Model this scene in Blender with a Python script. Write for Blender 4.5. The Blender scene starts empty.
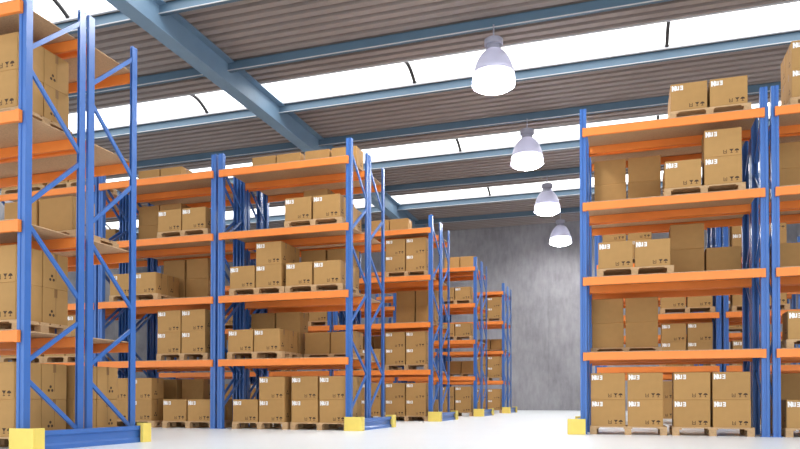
import bpy, bmesh, math, random
from mathutils import Vector, Matrix
random.seed(7)
scene = bpy.context.scene
C = scene.collection

# ------------------------------------------------------------------ helpers
def lin(c):
    c /= 255.0
    return c / 12.92 if c <= 0.04045 else ((c + 0.055) / 1.055) ** 2.4
def rgb(r, g, b): return (lin(r), lin(g), lin(b), 1.0)

class MB:
    """collects polygons, then links them as ONE mesh object"""
    def __init__(s): s.v = []; s.f = []; s.m = []
    def poly(s, pts, m=0):
        n = len(s.v); s.v += [tuple(p) for p in pts]; s.f.append(tuple(range(n, n + len(pts)))); s.m.append(m)
    def hexa(s, p, m=0):
        n = len(s.v); s.v += [tuple(q) for q in p]
        for f in ((0,3,2,1),(4,5,6,7),(0,1,5,4),(1,2,6,5),(2,3,7,6),(3,0,4,7)):
            s.f.append(tuple(n + i for i in f)); s.m.append(m)
    def box(s, x0, x1, y0, y1, z0, z1, m=0):
        s.hexa([(x0,y0,z0),(x1,y0,z0),(x1,y1,z0),(x0,y1,z0),(x0,y0,z1),(x1,y0,z1),(x1,y1,z1),(x0,y1,z1)], m)
    def cbox(s, x0, x1, y0, y1, z0, z1, b=0.004, m=0):
        """box with chamfered edges"""
        bm = bmesh.new(); bmesh.ops.create_cube(bm, size=1)
        for v in bm.verts:
            v.co = Vector(((x0+x1)/2 + v.co.x*(x1-x0), (y0+y1)/2 + v.co.y*(y1-y0), (z0+z1)/2 + v.co.z*(z1-z0)))
        bmesh.ops.bevel(bm, geom=list(bm.edges), offset=b, segments=1, affect='EDGES', profile=0.5)
        s.take(bm, m)
    def take(s, bm, m=0):
        n = len(s.v); bm.verts.ensure_lookup_table(); bm.verts.index_update()
        s.v += [tuple(v.co) for v in bm.verts]
        for f in bm.faces: s.f.append(tuple(n + v.index for v in f.verts)); s.m.append(m)
        bm.free()
    def prism(s, prof, axis, a0, a1, m=0):
        """closed profile (list of 2D points) swept along an axis"""
        def P(u, w, a): return {'x': (a,u,w), 'y': (u,a,w), 'z': (u,w,a)}[axis]
        k = len(prof); n = len(s.v)
        s.v += [P(u,w,a0) for u,w in prof] + [P(u,w,a1) for u,w in prof]
        for i in range(k):
            j = (i+1) % k; s.f.append((n+i, n+j, n+k+j, n+k+i)); s.m.append(m)
        s.f.append(tuple(n+i for i in reversed(range(k)))); s.m.append(m)
        s.f.append(tuple(n+k+i for i in range(k))); s.m.append(m)
    def bar(s, a, b, w, t, up=(1,0,0), m=0):
        """rectangular bar from a to b; t is its size along 'up', w across"""
        a = Vector(a); b = Vector(b); d = (b-a).normalized(); u = Vector(up)
        u = (u - d*u.dot(d)).normalized(); q = d.cross(u)
        c = [u*sx*t/2 + q*sy*w/2 for sx, sy in ((-1,-1),(1,-1),(1,1),(-1,1))]
        s.hexa([a+k for k in c] + [b+k for k in c], m)
    def lathe(s, prof, n=40, m=0, capb=False, capt=False):
        o = len(s.v); k = len(prof)
        for i in range(n):
            a = 2*math.pi*i/n
            for r, z in prof: s.v.append((r*math.cos(a), r*math.sin(a), z))
        for i in range(n):
            j = (i+1) % n
            for q in range(k-1):
                s.f.append((o+i*k+q, o+j*k+q, o+j*k+q+1, o+i*k+q+1)); s.m.append(m)
        if capb: s.f.append(tuple(o+i*k for i in reversed(range(n)))); s.m.append(m)
        if capt: s.f.append(tuple(o+i*k+k-1 for i in range(n))); s.m.append(m)
    def mesh(s, name, mats, smooth=False, fix=True):
        me = bpy.data.meshes.new(name); me.from_pydata(s.v, [], s.f)
        for m in mats: me.materials.append(m)
        for p, i in zip(me.polygons, s.m): p.material_index = i; p.use_smooth = smooth
        if fix:
            bm = bmesh.new(); bm.from_mesh(me); bmesh.ops.recalc_face_normals(bm, faces=bm.faces); bm.to_mesh(me); bm.free()
        me.update(); return me
    def build(s, name, mats, parent=None, smooth=False, fix=True):
        if not isinstance(mats, (list, tuple)): mats = [mats]
        return link(name, s.mesh(name, mats, smooth, fix), parent)

def link(name, data, parent=None, loc=(0,0,0)):
    o = bpy.data.objects.new(name, data); C.objects.link(o); o.location = loc
    if parent: o.parent = parent
    return o
def tag(o, label, cat, group=None, kind=None):
    assert 4 <= len(label.split()) <= 16, label
    o['label'] = label; o['category'] = cat
    if group: o['group'] = group
    if kind: o['kind'] = kind
    return o
def thing(name, label, cat, loc=(0,0,0), group=None):
    return tag(link(name, None, None, loc), label, cat, group)
def dup(root, loc, rz=0.0):
    """a copy of a thing with copies of its parts and sub-parts"""
    r = root.copy(); C.objects.link(r); r.location = loc; r.rotation_euler = (0,0,rz)
    for ch in list(root.children):
        c = ch.copy(); C.objects.link(c); c.parent = r
        for g in list(ch.children):
            d = g.copy(); C.objects.link(d); d.parent = c
    return r

# ------------------------------------------------------------------ materials
def mat(name, col, rough=0.6, metal=0.0, noise=None, bump=0.0, spec=0.5, rnd=0.0, stretch=(1,1,1)):
    """principled material; noise = (scale, amount) mottles the colour"""
    m = bpy.data.materials.new(name); m.use_nodes = True
    nt = m.node_tree; b = nt.nodes['Principled BSDF']
    b.inputs['Base Color'].default_value = col; b.inputs['Roughness'].default_value = rough
    b.inputs['Metallic'].default_value = metal; b.inputs['Specular IOR Level'].default_value = spec
    last = None
    if noise:
        tc = nt.nodes.new('ShaderNodeTexCoord'); mp = nt.nodes.new('ShaderNodeMapping'); mp.inputs['Scale'].default_value = stretch
        n = nt.nodes.new('ShaderNodeTexNoise'); n.inputs['Scale'].default_value = noise[0]; n.inputs['Detail'].default_value = 6
        nt.links.new(tc.outputs['Object'], mp.inputs['Vector']); nt.links.new(mp.outputs['Vector'], n.inputs['Vector'])
        r = nt.nodes.new('ShaderNodeMapRange'); r.inputs['From Min'].default_value = .3; r.inputs['From Max'].default_value = .7
        r.inputs['To Min'].default_value = 1-noise[1]; r.inputs['To Max'].default_value = 1+noise[1]
        nt.links.new(n.outputs['Fac'], r.inputs['Value'])
        last = r.outputs['Result']
        if bump:
            bp = nt.nodes.new('ShaderNodeBump'); bp.inputs['Strength'].default_value = bump; bp.inputs['Distance'].default_value = .01
            nt.links.new(n.outputs['Fac'], bp.inputs['Height']); nt.links.new(bp.outputs['Normal'], b.inputs['Normal'])
    if rnd:
        oi = nt.nodes.new('ShaderNodeObjectInfo'); r = nt.nodes.new('ShaderNodeMapRange')
        r.inputs['To Min'].default_value = 1-rnd; r.inputs['To Max'].default_value = 1+rnd
        nt.links.new(oi.outputs['Random'], r.inputs['Value'])
        if last is None: last = r.outputs['Result']
        else:
            mu = nt.nodes.new('ShaderNodeMath'); mu.operation = 'MULTIPLY'
            nt.links.new(last, mu.inputs[0]); nt.links.new(r.outputs['Result'], mu.inputs[1]); last = mu.outputs[0]
    if last is not None:
        vm = nt.nodes.new('ShaderNodeVectorMath'); vm.operation = 'SCALE'; vm.inputs[0].default_value = col[:3]
        nt.links.new(last, vm.inputs['Scale']); nt.links.new(vm.outputs['Vector'], b.inputs['Base Color'])
    return m
def emit(name, col, st):
    m = bpy.data.materials.new(name); m.use_nodes = True; nt = m.node_tree; nt.nodes.clear()
    e = nt.nodes.new('ShaderNodeEmission'); e.inputs['Color'].default_value = col; e.inputs['Strength'].default_value = st
    o = nt.nodes.new('ShaderNodeOutputMaterial'); nt.links.new(e.outputs[0], o.inputs['Surface']); return m

M = {}
M['blue']   = mat('blue_paint', rgb(60,108,180), .3, noise=(3,.04), spec=.6)
M['orange'] = mat('orange_paint', rgb(244,138,58), .42, noise=(3,.04))
M['zinc']   = mat('zinc_steel', rgb(150,150,155), .4, .8)
M['yellow'] = mat('yellow_paint', rgb(238,212,104), .45, noise=(6,.04))
M['board']  = mat('chipboard', rgb(196,160,122), .8, noise=(55,.16), stretch=(1,1.6,1))
M['kraft']  = mat('kraft_cardboard', rgb(178,136,80), .78, noise=(9,.035), rnd=.05)
M['tape']   = mat('brown_tape', rgb(142,104,62), .35)
M['white']  = mat('white_print', rgb(240,238,235), .7)
M['ink']    = mat('dark_print', rgb(74,52,34), .8)
M['crease'] = mat('dark_crease', rgb(96,70,44), .9)
M['wood']   = mat('pallet_wood', rgb(196,160,118), .8, noise=(12,.12), rnd=.06, stretch=(1,6,6))
M['floor']  = mat('white_epoxy', rgb(240,246,249), .32, noise=(1.2,.012), spec=.35)
M['sheet']  = mat('corrugated_steel', rgb(160,147,141), .5, noise=(.6,.05))
M['steel']  = mat('blue_grey_steel', rgb(122,150,174), .45, noise=(2,.04))
M['purlin'] = mat('purlin_paint', rgb(92,118,138), .45, noise=(2,.04))
M['lip']    = mat('pale_lit_lip', rgb(205,205,208), .45)  # pale curb steel; on purlins it paints the lit flange edge
M['alu']    = mat('painted_aluminium', rgb(176,176,192), .4)
M['sky']    = emit('skylight_daylight', (1,1,1,1), 1.7)
M['lens']   = emit('lamp_lens', (1,.985,.97,1), 52.0)
M['dark']   = mat('black_gasket', rgb(52,50,52), .6)

# acrylic lamp bell: part of the lamp's own light passes through it
def acrylic(name, k):
    m = bpy.data.materials.new(name); m.use_nodes = True; nt = m.node_tree; b = nt.nodes['Principled BSDF']
    b.inputs['Base Color'].default_value = rgb(156,156,172); b.inputs['Roughness'].default_value = .3
    t = nt.nodes.new('ShaderNodeBsdfTranslucent'); t.inputs['Color'].default_value = rgb(235,235,245)
    mx = nt.nodes.new('ShaderNodeMixShader'); mx.inputs[0].default_value = k
    nt.links.new(b.outputs[0], mx.inputs[1]); nt.links.new(t.outputs[0], mx.inputs[2])
    nt.links.new(mx.outputs[0], nt.nodes['Material Output'].inputs['Surface']); return m
M['acrylic'] = acrylic('acrylic', .10); M['frost'] = acrylic('frosted_acrylic', .35)

def concrete():
    m = bpy.data.materials.new('grey_concrete'); m.use_nodes = True; nt = m.node_tree; b = nt.nodes['Principled BSDF']
    tc = nt.nodes.new('ShaderNodeTexCoord')
    def noise(sc, det, st=(1,1,1)):
        mp = nt.nodes.new('ShaderNodeMapping'); mp.inputs['Scale'].default_value = st
        n = nt.nodes.new('ShaderNodeTexNoise'); n.inputs['Scale'].default_value = sc; n.inputs['Detail'].default_value = det; n.inputs['Roughness'].default_value = .62
        nt.links.new(tc.outputs['Object'], mp.inputs['Vector']); nt.links.new(mp.outputs['Vector'], n.inputs['Vector']); return n.outputs['Fac']
    def ma(op, a, bb):
        q = nt.nodes.new('ShaderNodeMath'); q.operation = op
        for i, x in enumerate((a, bb)):
            if isinstance(x, (int, float)): q.inputs[i].default_value = x
            else: nt.links.new(x, q.inputs[i])
        return q.outputs[0]
    f = ma('ADD', ma('MULTIPLY', noise(.45, 8), .6), ma('MULTIPLY', noise(2.6, 6, (1.6,1,.5)), .4))
    cr = nt.nodes.new('ShaderNodeValToRGB')
    cr.color_ramp.elements[0].position = .32; cr.color_ramp.elements[0].color = rgb(128,126,130)
    cr.color_ramp.elements[1].position = .68; cr.color_ramp.elements[1].color = rgb(176,174,178)
    nt.links.new(f, cr.inputs['Fac']); nt.links.new(cr.outputs['Color'], b.inputs['Base Color'])
    b.inputs['Roughness'].default_value = .75
    bp = nt.nodes.new('ShaderNodeBump'); bp.inputs['Strength'].default_value = .25; bp.inputs['Distance'].default_value = .02
    nt.links.new(f, bp.inputs['Height']); nt.links.new(bp.outputs['Normal'], b.inputs['Normal'])
    return m
M['concrete'] = concrete()

# ------------------------------------------------------------------ setting
X0, X1, Y0, Y1, ZC = -28.0, 16.0, -3.0, 38.8, 10.19
PITCH = 3.09; P1 = 17.36
def struct(o, label, cat): return tag(o, label, cat, kind='structure')

b = MB(); b.box(X0, X1, Y0, Y1, -.2, 0); struct(b.build('floor', M['floor']), 'glossy white epoxy floor of the warehouse', 'floor')
# back wall of cast concrete panels with thin joints
b = MB(); x = X0
while x < X1:
    b.cbox(x+.006, min(x+5.98, X1), Y1, Y1+.25, 0, ZC+.3, .006); x += 6.0
b.box(X0, X1, Y1+.02, Y1+.25, 0, ZC+.3)
struct(b.build('wall_back', M['concrete']), 'mottled grey concrete wall at the far end', 'wall')
b = MB(); b.box(X0-.25, X0, Y0, Y1, 0, ZC+.3); struct(b.build('wall_left', M['concrete']), 'grey concrete wall far to the left behind the racks', 'wall')
b = MB(); b.box(X1, X1+.25, 11.0, Y1, 0, ZC+.3); struct(b.build('wall_right', M['concrete']), 'grey concrete wall far to the right behind the racks', 'wall')

# corrugated roof, open where the skylight strips are
sky = [(P1+1.50+2*PITCH*k, P1+3.00+2*PITCH*k) for k in range(-3, 3)]
b = MB(); per = .335
def rib(y):                      # height of the trapezoid profile at y
    t = (y/per) % 1.0
    if t < .56: return 0.0
    if t < .62: return (t-.56)/.06
    if t < .94: return 1.0
    return 1-(t-.94)/.06
segs = []; a = Y0
for s0, s1 in sky: segs.append((a, s0)); a = s1
segs.append((a, Y1+.2))
for s0, s1 in segs:
    if s1 - s0 < .05: continue
    ys = {s0, s1}; n = math.floor(s0/per)
    while n*per < s1:
        for t in (0, .56, .62, .94):
            y = (n+t)*per
            if s0 < y < s1: ys.add(y)
        n += 1
    ys = sorted(ys)
    low = [(y, ZC + .26*rib(y)) for y in ys]
    prof = low + [(y, ZC + .32) for y in (ys[-1], ys[0])]
    b.prism(prof, 'x', X0, X1)
struct(b.build('ceiling', M['sheet']), 'brown grey corrugated metal roof sheets', 'ceiling')

# skylights: vaulted translucent strips with curved black joints
for i, (s0, s1) in enumerate(sky):
    w = s1-s0; arc = [(s0 + w*t/10, ZC+.06+.26*math.sin(math.pi*t/10)) for t in range(11)]
    m = MB(); m.prism(arc + [(y, z+.02) for y, z in reversed(arc)], 'x', X0, X1)
    wn = m.build('window_%d' % (i+1), M['sky'])
    nm = ['nearest overhead', 'second nearest', 'third nearest', 'middle', 'second farthest', 'farthest'][i]
    struct(wn, 'bright white roof skylight strip, %s of the row' % nm, 'skylight')
    f = MB()
    for y in (s0, s1): f.box(X0, X1, y-.03, y+.03, ZC-.02, ZC+.26)
    f.build('skylight_curb', M['lip'], wn)
    for xd in (-27.8, -20.6, -13.38, -6.1, 1.08, 8.3, 15.5):
        d = MB()
        for (ya, za), (yb, zb) in zip(arc, arc[1:]):
            d.hexa([(xd-.045,ya,za-.06),(xd+.045,ya,za-.06),(xd+.045,yb,zb-.06),(xd-.045,yb,zb-.06),(xd-.045,ya,za),(xd+.045,ya,za),(xd+.045,yb,zb),(xd-.045,yb,zb)])
        d.build('skylight_joint', M['dark'], wn)

# I-section roof beam running away from the camera, purlins resting against its web
RX = -10.76; tn = 1
b = MB()
b.box(RX-.21, RX+.21, Y0, Y1, 9.45, 9.485); b.box(RX-.21, RX+.21, Y0, Y1, ZC-.045, ZC-.01); b.box(RX-.012, RX+.012, Y0, Y1, 9.485, ZC-.045)
struct(b.build('trim_1', M['steel']), 'big blue grey I-section roof beam running towards the back wall', 'roof beam')
ordn = ['first', 'second', 'third', 'fourth', 'fifth', 'sixth', 'seventh', 'eighth', 'ninth', 'tenth', 'eleventh', 'twelfth', 'thirteenth']
k = -6; i = 0
while P1 + PITCH*k < Y1:
    y = P1 + PITCH*k
    b = MB()
    for xa, xb in ((X0, RX-.012), (RX+.012, X1)):
        # C-section: web, top flange, bottom flange
        zb = ZC-.26
        b.box(xa, xb, y, y+.012, zb, ZC); b.box(xa, xb, y, y+.09, ZC-.012, ZC); b.box(xa, xb, y, y+.11, zb, zb+.012)
        b.box(xa, xb, y+.098, y+.11, zb, zb+.035, 1); b.box(xa, xb, y-.03, y, zb-.005, zb+.012, 1)  # pale edge strips: light along the lower flange put into the colour
    tn += 1
    struct(b.build('trim_%d' % tn, [M['purlin'], M['lip']]), 'blue grey roof purlin, %s back from the open front' % ordn[i], 'purlin')
    k += 1; i += 1

# ------------------------------------------------------------------ pallet rack
W, DEP, ZT = 2.92, .945, 5.61          # outer width, frame depth, post height
PW, PD = .11, .095                    # post section
LV = [1.41 + 1.285*n for n in range(4)]
PA = [('f',4.75,'r',5.43),('f',4.47,'r',3.76),('r',3.61,'f',2.92),('f',2.63,'r',1.89),('r',1.57,'f',1.06),('f',.81,'r',.21)]
PB = [('f',5.31,'r',4.66),('r',4.44,'f',3.89),('f',3.54,'r',2.93),('r',2.70,'f',2.11),('f',1.71,'r',1.14),('r',1.07,'f',.43)]

def post_mesh(name):
    """C-channel upright with a grooved face, standing at the origin, face at y=0"""
    w, d, t = PW, PD, .012
    prof = [(0,0),(.036,0),(.042,.012),(w-.042,.012),(w-.036,0),(w,0),(w,d),(w-.028,d),(w-.028,d-t),(w-t,d-t),(w-t,t*2),(t,t*2),(t,d-t),(.028,d-t),(.028,d),(0,d)]
    b = MB(); b.prism(prof, 'z', .012, ZT); return b.mesh(name, [M['blue']])
post = post_mesh('upright')
NW, ND = .038, .105                    # slimmer post of the back legs and of the rear racks
prof = [(0,0),(NW,0),(NW,ND),(NW-.008,ND),(NW-.008,.012),(.008,.012),(.008,ND),(0,ND)]
b = MB(); b.prism(prof, 'z', .012, ZT); slim = b.mesh('upright', [M['blue']])
b = MB(); b.box(-.0, NW+.0, -.0, ND+.0, 0, .012); footS = b.mesh('foot_plate', [M['blue']])
b = MB(); b.box(-.02, PW+.02, -.0, PD+.02, 0, .012); foot = b.mesh('foot_plate', [M['blue']])
def beam_mesh(ov):
    """stepped box beam, hung on the front of the posts, local y=-.05..0, top at z=-.02"""
    prof = [(-.05,-.14),(0,-.14),(0,-.02),(-.05,-.02)]
    x0, x1 = PW-ov, W-PW+ov
    b = MB(); b.cbox(x0, x1, -.05, 0, -.145, -.012, .006); return b.mesh('beam', [M['orange']])
beam = beam_mesh(.055)
b = MB(); b.box(0, .05, -.054, 0, -.15, -.008)
conn = b.mesh('end_connector', [M['orange']])
b = MB(); b.box(0, .012, -.054, .0, -.16, -.006)
connR = b.mesh('end_connector', [M['orange']])
cache = {}
def inset_beam(a, c):
    if (a,c) not in cache:
        b = MB(); b.cbox(a, W-c, -.05, 0, -.145, -.012, .006); cache[(a,c)] = b.mesh('beam', [M['orange']])
    return cache[(a,c)]
def board_mesh(y0, y1, a, c):
    b = MB(); nb = 3; a += .004; c = W-c-.004
    for q in range(nb): b.cbox(a+(c-a)*q/nb, a+(c-a)*(q+1)/nb, y0, y1, -.012, 0, .002)
    return b.mesh('shelf_board', [M['board']])
def make_rack(pat, rear, end):
    t = link('pallet_rack', None)
    def P(name, me, par, loc=(0,0,0), rz=0):
        o = link(name, me, par, loc); o.rotation_euler = (0,0,rz); return o
    wl, wr = PW, (NW if end else PW)          # widths of the inner posts, left and right frame
    for k, x in enumerate((0, W-PW)):
        w = (wl, wr)[k]; thin = w == NW; pm, fm = (slim, footS) if thin else (post, foot)
        if not rear: u = P('upright', post, t, (x,0,0)); P('foot_plate', foot, u)
        else: u = P('upright', pm, t, (0 if k == 0 else W-w,0,0)); P('foot_plate', fm, u)
        u = P('upright', pm, t, (w if k == 0 else W,DEP,0), math.pi); P('foot_plate', fm, u)
        bx = w/2 if k == 0 else W-w/2
        for a, za, c, zc in pat:
            ya = ND-.02 if a == 'f' else DEP-ND+.02; yc = ND-.02 if c == 'f' else DEP-ND+.02
            m = MB(); m.bar((bx, ya, za), (bx, yc, zc), .05, .03)
            m.build('brace', M['blue'], t)
    bd = board_mesh(.012 if rear else -.05, DEP-.012, PW, PW if not rear else wr)
    for z in LV:
        if not rear:
            o = P('beam', beam, t, (0,0,z)); P('end_connector', conn, o, (PW-.06,0,0)); e = P('end_connector', conn, o, (W-PW+.06,0,0)); e.scale = (-1,1,1)
        else:
            o = P('beam', inset_beam(wl,wr), t, (0,.065,z)); P('end_connector', connR, o, (wl,0,0)); e = P('end_connector', connR, o, (W-wr,0,0)); e.scale = (-1,1,1)
        o = P('beam', inset_beam(wr,wl), t, (W,DEP-.065,z), math.pi); P('end_connector', connR, o, (wr,0,0)); e = P('end_connector', connR, o, (W-wl,0,0)); e.scale = (-1,1,1)
        P('shelf_board', bd, t, (0,0,z))
    return t
protos = {(a, sd, en): make_rack(PA if a else PB, sd, en) for a, sd, en in ((1,0,1),(1,1,1),(0,0,1),(0,1,1),(0,0,0),(0,1,0))}
used = set()
YR = {'A': 6.40, 'B': 12.43, 'C': 18.32, 'D': 24.21, 'E': 30.10}
REARD = DEP + .055
rowname = {'LA': 'nearest left row', 'LB': 'second left row', 'LC': 'third left row', 'LD': 'fourth left row', 'LE': 'last left row',
           'RB': 'near right row', 'RC': 'second right row', 'RD': 'third right row'}
bayname = ['aisle-end', 'second', 'third']
racks = {}
def rack(row, bay, side):
    """row like 'LB', bay counted from the aisle, side 0 front / 1 rear of the back-to-back pair"""
    k = (1 if row == 'LA' else 0, side, 1 if row[0] == 'L' and bay == 0 else 0); proto = protos[k]
    y = YR[row[1]] + side*REARD
    if row[0] == 'L': x = (-6.65 if row == 'LA' else -4.995) - W - bay*(W+.055)
    else: x = -.755 + bay*(W+.05)
    if k in used: o = dup(proto, (x,y,0))
    else: o = proto; used.add(k); o.location = (x,y,0)
    tag(o, 'blue and orange pallet rack, %s %s bay of %s' % (['front','rear'][side], bayname[bay], rowname[row]), 'pallet rack', 'back-to-back pallet racks')
    racks[(row,bay,side)] = (x,y); return o
for row, nbay in (('LA',1),('LB',3),('LC',3),('LD',2),('LE',2),('RB',2),('RC',2),('RD',2)):
    for bay in range(nbay):
        for side in (0,1): rack(row, bay, side)

# guard barriers at the row ends
def barrier(row):
    y0 = YR[row[1]]; L = DEP + REARD - .10; sgn = 1 if row[0] == 'L' else -1
    xe = {'LA': -6.65}.get(row, -4.995) if sgn > 0 else -.755
    if sgn > 0: lab = 'blue floor rail between yellow guards at the end of %s' % rowname[row]
    else: lab = 'yellow guards and blue floor rail at the end of %s' % rowname[row]
    t = thing('rack_end_barrier', lab, 'guard rail', (xe, y0, 0), 'end-of-row barriers')
    t.scale = (sgn, 1, 1) if False else (1,1,1)
    X = lambda u: u*sgn
    out = .26 if sgn > 0 else .21; q = out-.29
    b = MB()   # rail: folded channel
    prof = [(X(u+q),z) for u,z in ((.15,0),(.225,0),(.225,.05),(.20,.075),(.20,.155),(.225,.18),(.225,.23),(.15,.23))]
    b.prism(prof, 'y', .0, L); b.build('rail', M['blue'], t)
    for back in (0, 1):
        g = MB(); ya, yb, yc = (-.12, -.09, .06) if not back else (L+.12, L+.09, L-.06)
        lo, hi = min(ya,yb), max(ya,yb)
        ui = -.09 if not back else .03
        g.cbox(min(X(ui),X(out)), max(X(ui),X(out)), lo, hi, 0, .265, .006)       # face plate
        g.cbox(min(X(out-.05),X(out)), max(X(out-.05),X(out)), min(yb,yc), max(yb,yc), 0, .265, .006)  # side return
        g.build('guard', M['yellow'], t)
for row in rowname: barrier(row)

# ------------------------------------------------------------------ pallets
PL, PDP, PH = 1.24, .83, .144
def pallet_parts():
    d = MB()
    for q in range(5): d.box(-PL/2, PL/2, q*.166, q*.166+.134, PH-.022, PH)
    for x in (-PL/2, -.0725, PL/2-.145): d.box(x, x+.145, 0, PDP, PH-.042, PH-.022)
    bl = MB(); bl.cbox(0, .11, 0, .13, .02, PH-.042, .003)
    r = MB(); r.box(0, .11, 0, PDP, 0, .02)
    return d.mesh('top_deck', [M['wood']]), bl.mesh('block', [M['wood']]), r.mesh('bottom_runner', [M['wood']])
deckM, blockM, runM = pallet_parts()
def make_pallet():
    t = link('pallet', None)
    link('top_deck', deckM, t)
    for x in (-PL/2, -.055, PL/2-.11):
        link('bottom_runner', runM, t, (x,0,0))
        for y in (0, .335, PDP-.13): link('block', blockM, t, (x,y,0))
    return t
def far_pallet():
    d = MB()
    for q in range(5): d.box(-PL/2, PL/2, q*.166, q*.166+.134, PH-.022, PH)
    for x in (-PL/2, -.055, PL/2-.11):
        d.box(x, x+.11, 0, PDP, PH-.042, PH-.022); d.box(x, x+.11, 0, PDP, 0, .02)
        for y in (0, .335, PDP-.13): d.box(x, x+.11, y, y+.13, .02, PH-.042)
    return d.build('pallet', M['wood'])
palN, palF = make_pallet(), far_pallet()

# ------------------------------------------------------------------ cartons
CW, CD, CH = .562, .41, .452
LAY = [0]
def stroke(b, pts, w, m, y, ox, oz, s):
    """polyline of flat strokes on the front face"""
    for (xa, za), (xb, zb) in zip(pts, pts[1:]):
        a = Vector((ox+xa*s, oz+za*s)); c = Vector((ox+xb*s, oz+zb*s)); d = (c-a).normalized()*w/2; n = Vector((-d.y, d.x))
        q = [a-d-n, c+d-n, c+d+n, a-d+n]; LAY[0] += 1; yy = y - .00012*(LAY[0] % 12)
        b.poly([(p.x, yy, p.y) for p in q], m)
def carton_mesh(tape_inside):
    b = MB(); b.cbox(-CW/2, CW/2, 0, CD, 0, CH, .006, 0)
    y = -.0012
    # white mark, upper left: a boxed sign, a letter and a figure
    s = .064; oz = CH-.108; ox = -CW/2 + .03
    stroke(b, [(0,0),(0,1),(.62,.05),(.62,1)], .024, 1, y, ox, oz, s)
    stroke(b, [(.95,.9),(.95,.1),(1.45,.1),(1.45,.9)], .02, 1, y, ox, oz, s)
    stroke(b, [(1.95,.95),(2.4,.95),(2.4,.5),(2.0,.5)], .017, 1, y, ox, oz, s); stroke(b, [(2.4,.5),(2.4,.04),(1.95,.04)], .017, 1, y, ox, oz, s)
    # handling symbols, lower right: open crate, glass, umbrella
    z0 = .045; s = .055
    stroke(b, [(0,.95),(0,0),(.8,0),(.8,.95)], .009, 2, y, .01, z0, s)
    b.poly([(.022,y,z0+.02),(.043,y,z0+.02),(.0325,y,z0+.045)], 2)
    for ox in (.105, .185):
        if ox < .15: b.poly([(ox-.010,y,z0+.062),(ox+.0225,y,z0+.018),(ox+.055,y,z0+.062)], 2)
        else: b.poly([(ox+.0225+.034*math.cos(math.pi*q/8), y, z0+.028+.034*math.sin(math.pi*q/8)) for q in range(9)], 2)
        stroke(b, [(0,.45),(0,0)], .009, 2, y, ox+.0225, z0, s); stroke(b, [(-.25,0),(.25,0)], .008, 2, y, ox+.0225, z0, s)
    # recycling dots and carton seam on both ends
    for sx in (-1, 1):
        x = sx*(CW/2+.0012)
        for k in range(3):
            a = math.pi/2 + k*2*math.pi/3; cy, cz = .14+.032*math.cos(a), .13+.032*math.sin(a)
            b.poly([(x, cy+.02*math.cos(a+q*math.pi/3), cz+.02*math.sin(a+q*math.pi/3)) for q in range(6)], 2)
    for sx in (-1, 1):
        x = sx*(CW/2+.001); b.poly([(x,CD/2-.002,CH-.10),(x,CD/2+.002,CH-.10),(x,CD/2+.002,.10),(x,CD/2-.002,.10)], 3)
    mats = [M['kraft'], M['white'], M['ink'], M['crease'], M['tape']]
    if tape_inside: tape(b, 4)
    return b.mesh('carton', mats, fix=False)
def tape(b, m=0):
    w = .024; t = .0015; x = CW/2+t; c = CD/2
    b.box(-x, x, c-w, c+w, CH-t, CH+.0004, m)
    for sx in (-1, 1): b.box(min(sx*CW/2, sx*x), max(sx*CW/2, sx*x), c-w, c+w, CH-.11, CH, m)
cN = carton_mesh(False); cF = carton_mesh(True)
b = MB(); tape(b); tapeM = b.mesh('packing_tape', [M['tape']])
def make_carton():
    o = link('carton', cN); link('packing_tape', tapeM, o); return o
carN = make_carton(); carF = link('carton', cF)
counts = {'carton': 0, 'pallet': 0}
lvname = ['floor level', 'first shelf', 'second shelf', 'third shelf', 'top shelf']
def place(kind, near, loc, rz):
    proto = {'pallet': (palF, palN), 'carton': (carF, carN)}[kind][1 if near else 0]
    counts[kind] += 1
    if proto.name in used: return dup(proto, loc, rz)
    used.add(proto.name); proto.location = loc; proto.rotation_euler = (0,0,rz); return proto

def load(key, lv, px, hs, deep=(0,0)):
    """a pallet with two columns of cartons; px = left edge in world x, hs = cartons per column,
    deep = cartons per column in the row behind, key = (row, bay, side)"""
    row, bay, sd = key; x0, y0 = racks[key]
    if row == 'LB': px -= .03
    z = 0 if lv == 0 else LV[lv-1]
    near = row in ('LA', 'LB', 'RB')
    where = '%s, %s %s rack, %s' % (lvname[lv], ['front','rear'][sd], bayname[bay], rowname[row])
    lr = 'left' if px + PL/2 < x0 + W/2 else 'right'
    y = y0 + ((.17 if row == 'LA' else .06) if sd == 0 else .07)
    o = place('pallet', near, (px+PL/2, y, z), 0)
    tag(o, 'wooden pallet, %s one, %s' % (lr, where), 'pallet', 'wooden pallets under the cartons')
    for r, cols in enumerate((hs, deep)):
        for c, n in enumerate(cols):
            for k in range(n):
                cx = px + .02 + CW/2 + c*(CW+.038) + random.uniform(-.006,.006)
                yy = y + .0 + r*(CD+.01); rz = random.uniform(-.008,.008)
                lc = (cx, yy, z+PH+k*CH)
                if sd == 1: lc = (cx, yy+CD, z+PH+k*CH); rz += math.pi
                o = place('carton', near, lc, rz)
                ud = ('upper ' if k == n-1 else 'lower ') if n > 1 else ('single ' if sum(cols) else '')
                lab = '%s%s%s carton, %s pallet, %s' % (ud, ['left','right'][c], ' inner' if r else '', lr, where)
                tag(o, ('brown ' if len(lab.split()) < 16 else '') + lab, 'carton', 'brown cartons on pallets')

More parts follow.
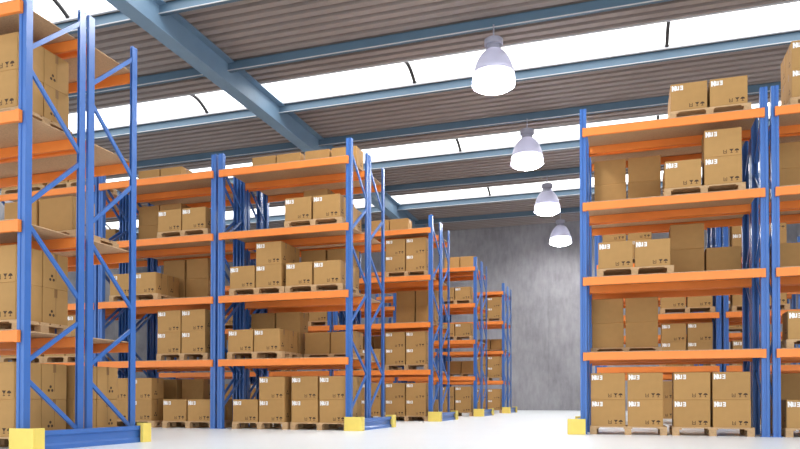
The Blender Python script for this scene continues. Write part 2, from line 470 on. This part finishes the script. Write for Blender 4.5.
A0, A1 = ('LA',0,0), ('LA',0,1)
load(A0, 0, -8.15, (2,2), (0,2)); load(A0, 1, -8.15, (2,2), (0,2)); load(A0, 3, -8.15, (2,2), (0,2))
load(A1, 0, -8.10, (2,2), (0,2)); load(A1, 2, -8.15, (1,1))
B = ('LB',0,0)
load(B, 0, -7.58, (1,2), (0,2)); load(B, 0, -6.27, (2,2), (0,2))
load(B, 1, -7.70, (1,1), (0,1))
load(B, 2, -7.66, (1,2), (0,2)); load(B, 2, -6.40, (1,1), (0,1))
load(B, 3, -6.42, (1,1), (0,1))
B = ('LB',0,1)
load(B, 0, -6.5, (2,2)); load(B, 1, -7.75, (2,2)); load(B, 1, -6.47, (1,1)); load(B, 2, -6.55, (2,2)); load(B, 3, -6.5, (2,1))
load(B, 4, -7.74, (1,1)); load(B, 4, -6.47, (1,1))
B = ('LB',1,0)
load(B, 0, -10.70, (2,2), (0,1)); load(B, 0, -9.25, (1,1)); load(B, 1, -9.40, (2,2), (0,1)); load(B, 2, -10.62, (1,1), (0,1)); load(B, 3, -9.40, (1,1))
B = ('LB',1,1)
load(B, 2, -10.0, (2,2)); load(B, 3, -10.7, (2,2)); load(B, 4, -10.7, (1,1)); load(B, 0, -9.5, (2,1)); load(B, 0, -10.8, (1,2))
B = ('LB',2,0)
load(B, 0, -12.4, (2,2)); load(B, 1, -12.4, (1,2)); load(B, 2, -13.6, (1,1))
load(('LB',2,1), 3, -12.5, (1,1)); load(B, 4, -12.35, (1,1)); load(B, 4, -13.65, (1,1)); load(B, 1, -13.65, (2,2))
Cc = ('LC',0,0)
load(Cc, 0, -6.38, (2,2), (0,2)); load(Cc, 1, -6.38, (2,2), (0,2)); load(Cc, 3, -6.38, (2,2), (0,2)); load(Cc, 0, -7.7, (2,2)); load(Cc, 1, -7.7, (1,1))
load(('LC',0,1), 2, -6.4, (2,2)); load(('LC',0,1), 4, -7.2, (1,1)); load(('LC',0,1), 1, -7.7, (2,2)); load(('LC',0,1), 0, -6.4, (1,1))
load(('LC',1,0), 0, -9.3, (2,1)); load(('LC',1,0), 1, -10.7, (1,2)); load(('LC',1,0), 2, -9.3, (1,2))
load(('LC',1,0), 0, -10.6, (2,2)); load(('LC',2,0), 0, -12.3, (2,2)); load(('LC',2,0), 0, -13.6, (2,2)); load(('LC',2,0), 2, -12.3, (1,1))
D = ('LD',0,0)
load(D, 0, -6.40, (2,2)); load(D, 2, -6.40, (1,1)); load(D, 3, -6.40, (1,1)); load(('LD',0,1), 4, -6.45, (1,1)); load(('LD',0,1), 1, -6.4, (1,1)); load(('LD',0,1), 3, -7.6, (2,2))
E_ = ('LE',0,0)
load(E_, 0, -6.36, (2,2)); load(E_, 1, -6.36, (2,2)); load(E_, 3, -6.36, (2,2)); load(('LE',0,1), 2, -6.4, (1,1))
R = ('RB',0,0)
load(R, 0, -.60, (2,2), (1,0)); load(R, 0, .72, (2,2))
load(R, 2, -.48, (1,1)); load(R, 3, .61, (1,2), (1,0)); load(R, 4, .70, (1,1), (1,0))
R = ('RB',0,1)
load(R, 1, -.63, (2,2)); load(R, 2, .74, (2,1)); load(R, 3, -.58, (2,2))
R = ('RB',1,0)
load(R, 0, 2.40, (1,1)); load(R, 1, 2.42, (1,1)); load(R, 4, 2.50, (2,2), (2,0))
R = ('RB',1,1)
load(R, 0, 2.4, (2,2)); load(R, 2, 2.4, (1,1)); load(R, 3, 2.4, (2,2))
R = ('RC',0,0)
load(R, 0, .60, (2,2)); load(R, 1, .80, (2,2)); load(R, 2, .80, (1,1)); load(R, 3, -.58, (2,2))
R = ('RC',1,0)
load(R, 0, 2.4, (1,1)); load(R, 1, 2.4, (1,1)); load(R, 2, 2.4, (1,2)); load(R, 3, 2.4, (2,2))
R = ('RD',0,0)
load(R, 0, .7, (2,2)); load(R, 1, 1.2, (2,1)); load(('RD',1,0), 1, 2.4, (1,1)); load(('RD',1,0), 2, 2.4, (2,2))
print('counts', counts)

# ------------------------------------------------------------------ pendant lamps
LX, LY = -3.118, 17.23
def make_lamp():
    t = link('pendant_lamp', None)          # origin at the purlin it hangs from
    b = MB(); b.lathe([(.018,-.30),(.018,.075)], 12, capb=True, capt=True); b.build('hanger_rod', M['alu'], t, True)
    b = MB(); b.lathe([(.05,-.40),(.20,-.40),(.225,-.385),(.225,-.28),(.20,-.26),(.05,-.26)], 40, capb=True, capt=True); b.build('gear_housing', M['alu'], t)
    b = MB(); b.lathe([(.16,-.53),(.175,-.51),(.175,-.40)], 32, capb=True, capt=True); b.build('neck', M['alu'], t, True)
    up = [(.165,-.50),(.22,-.535),(.30,-.61),(.375,-.71),(.435,-.83),(.48,-.96),(.498,-1.05)]
    b = MB(); b.lathe(up + [(q-.012, z-.004) for q, z in reversed(up)], 56); b.build('bell_shade', M['acrylic'], t, True)
    lo = [(.498,-1.05),(.505,-1.09),(.52,-1.21),(.525,-1.29)]
    b = MB(); b.lathe(lo + [(q-.012, z) for q, z in reversed(lo)], 56); b.build('frosted_skirt', M['frost'], t, True)
    b = MB(); b.lathe([(0.001,-1.42),(.16,-1.41),(.30,-1.38),(.42,-1.335),(.505,-1.27),(.505,-1.26),(.001,-1.26)], 48); b.build('glowing_lens', M['lens'], t, True)
    b = MB(); b.lathe([(.001,-1.20),(.07,-1.18),(.09,-1.10),(.08,-1.0),(.04,-.92),(.04,-.50),(.001,-.50)], 24); b.build('bulb', M['lens'], t, True)
    return t
lamp = make_lamp()
for i in range(-1, 4):  # first lamp is unseen, added to brighten the floor and near racks
    loc = (LX, LY + 2*PITCH*i, ZC-.34)
    o = lamp if i == -1 else dup(lamp, loc); o.location = loc; o.scale = (1.03, 1.03, 1.12)
    tag(o, 'glowing bell-shaped pendant lamp, %s' % ['topmost and largest of the line in view', 'second largest of the line in view', 'third largest of the line in view', 'smallest and farthest, by the back wall',
        'out of view overhead, added to light floor and near racks'][i], 'lamp', 'pendant lamps over the aisle')

# ------------------------------------------------------------------ daylight from the open front, camera
w = bpy.data.worlds.new('World'); scene.world = w; w.use_nodes = True
bg = w.node_tree.nodes['Background']; bg.inputs['Color'].default_value = (.90,.955,1,1); bg.inputs['Strength'].default_value = 1.0

f, cyp, pitch, yaw, roll, hh = 701.83, 389.55, .0138, .3123, .0005, .6002
cy, sy = math.cos(yaw), math.sin(yaw)
F = Vector((-sy, cy, 0)); Rv = Vector((cy, sy, 0)); U = Vector((0,0,1))
F, U = math.cos(pitch)*F + math.sin(pitch)*U, math.cos(pitch)*U - math.sin(pitch)*F
Rv, U = math.cos(roll)*Rv + math.sin(roll)*U, math.cos(roll)*U - math.sin(roll)*Rv
cd = bpy.data.cameras.new('Camera'); co = bpy.data.objects.new('Camera', cd); C.objects.link(co)
mw = Matrix.Identity(4)
for r in range(3): mw[r][0], mw[r][1], mw[r][2] = Rv[r], U[r], -F[r]
mw[2][3] = hh; co.matrix_world = mw
cd.sensor_fit = 'HORIZONTAL'; cd.sensor_width = 36; cd.lens = f*36/800
cd.shift_y = (cyp-224.5)/800; cd.clip_start = .05; cd.clip_end = 300
scene.camera = co
vs = scene.view_settings; vs.view_transform = 'Standard'; vs.look = 'None'; vs.gamma = 1; vs.use_curve_mapping = False; vs.exposure = 1.0
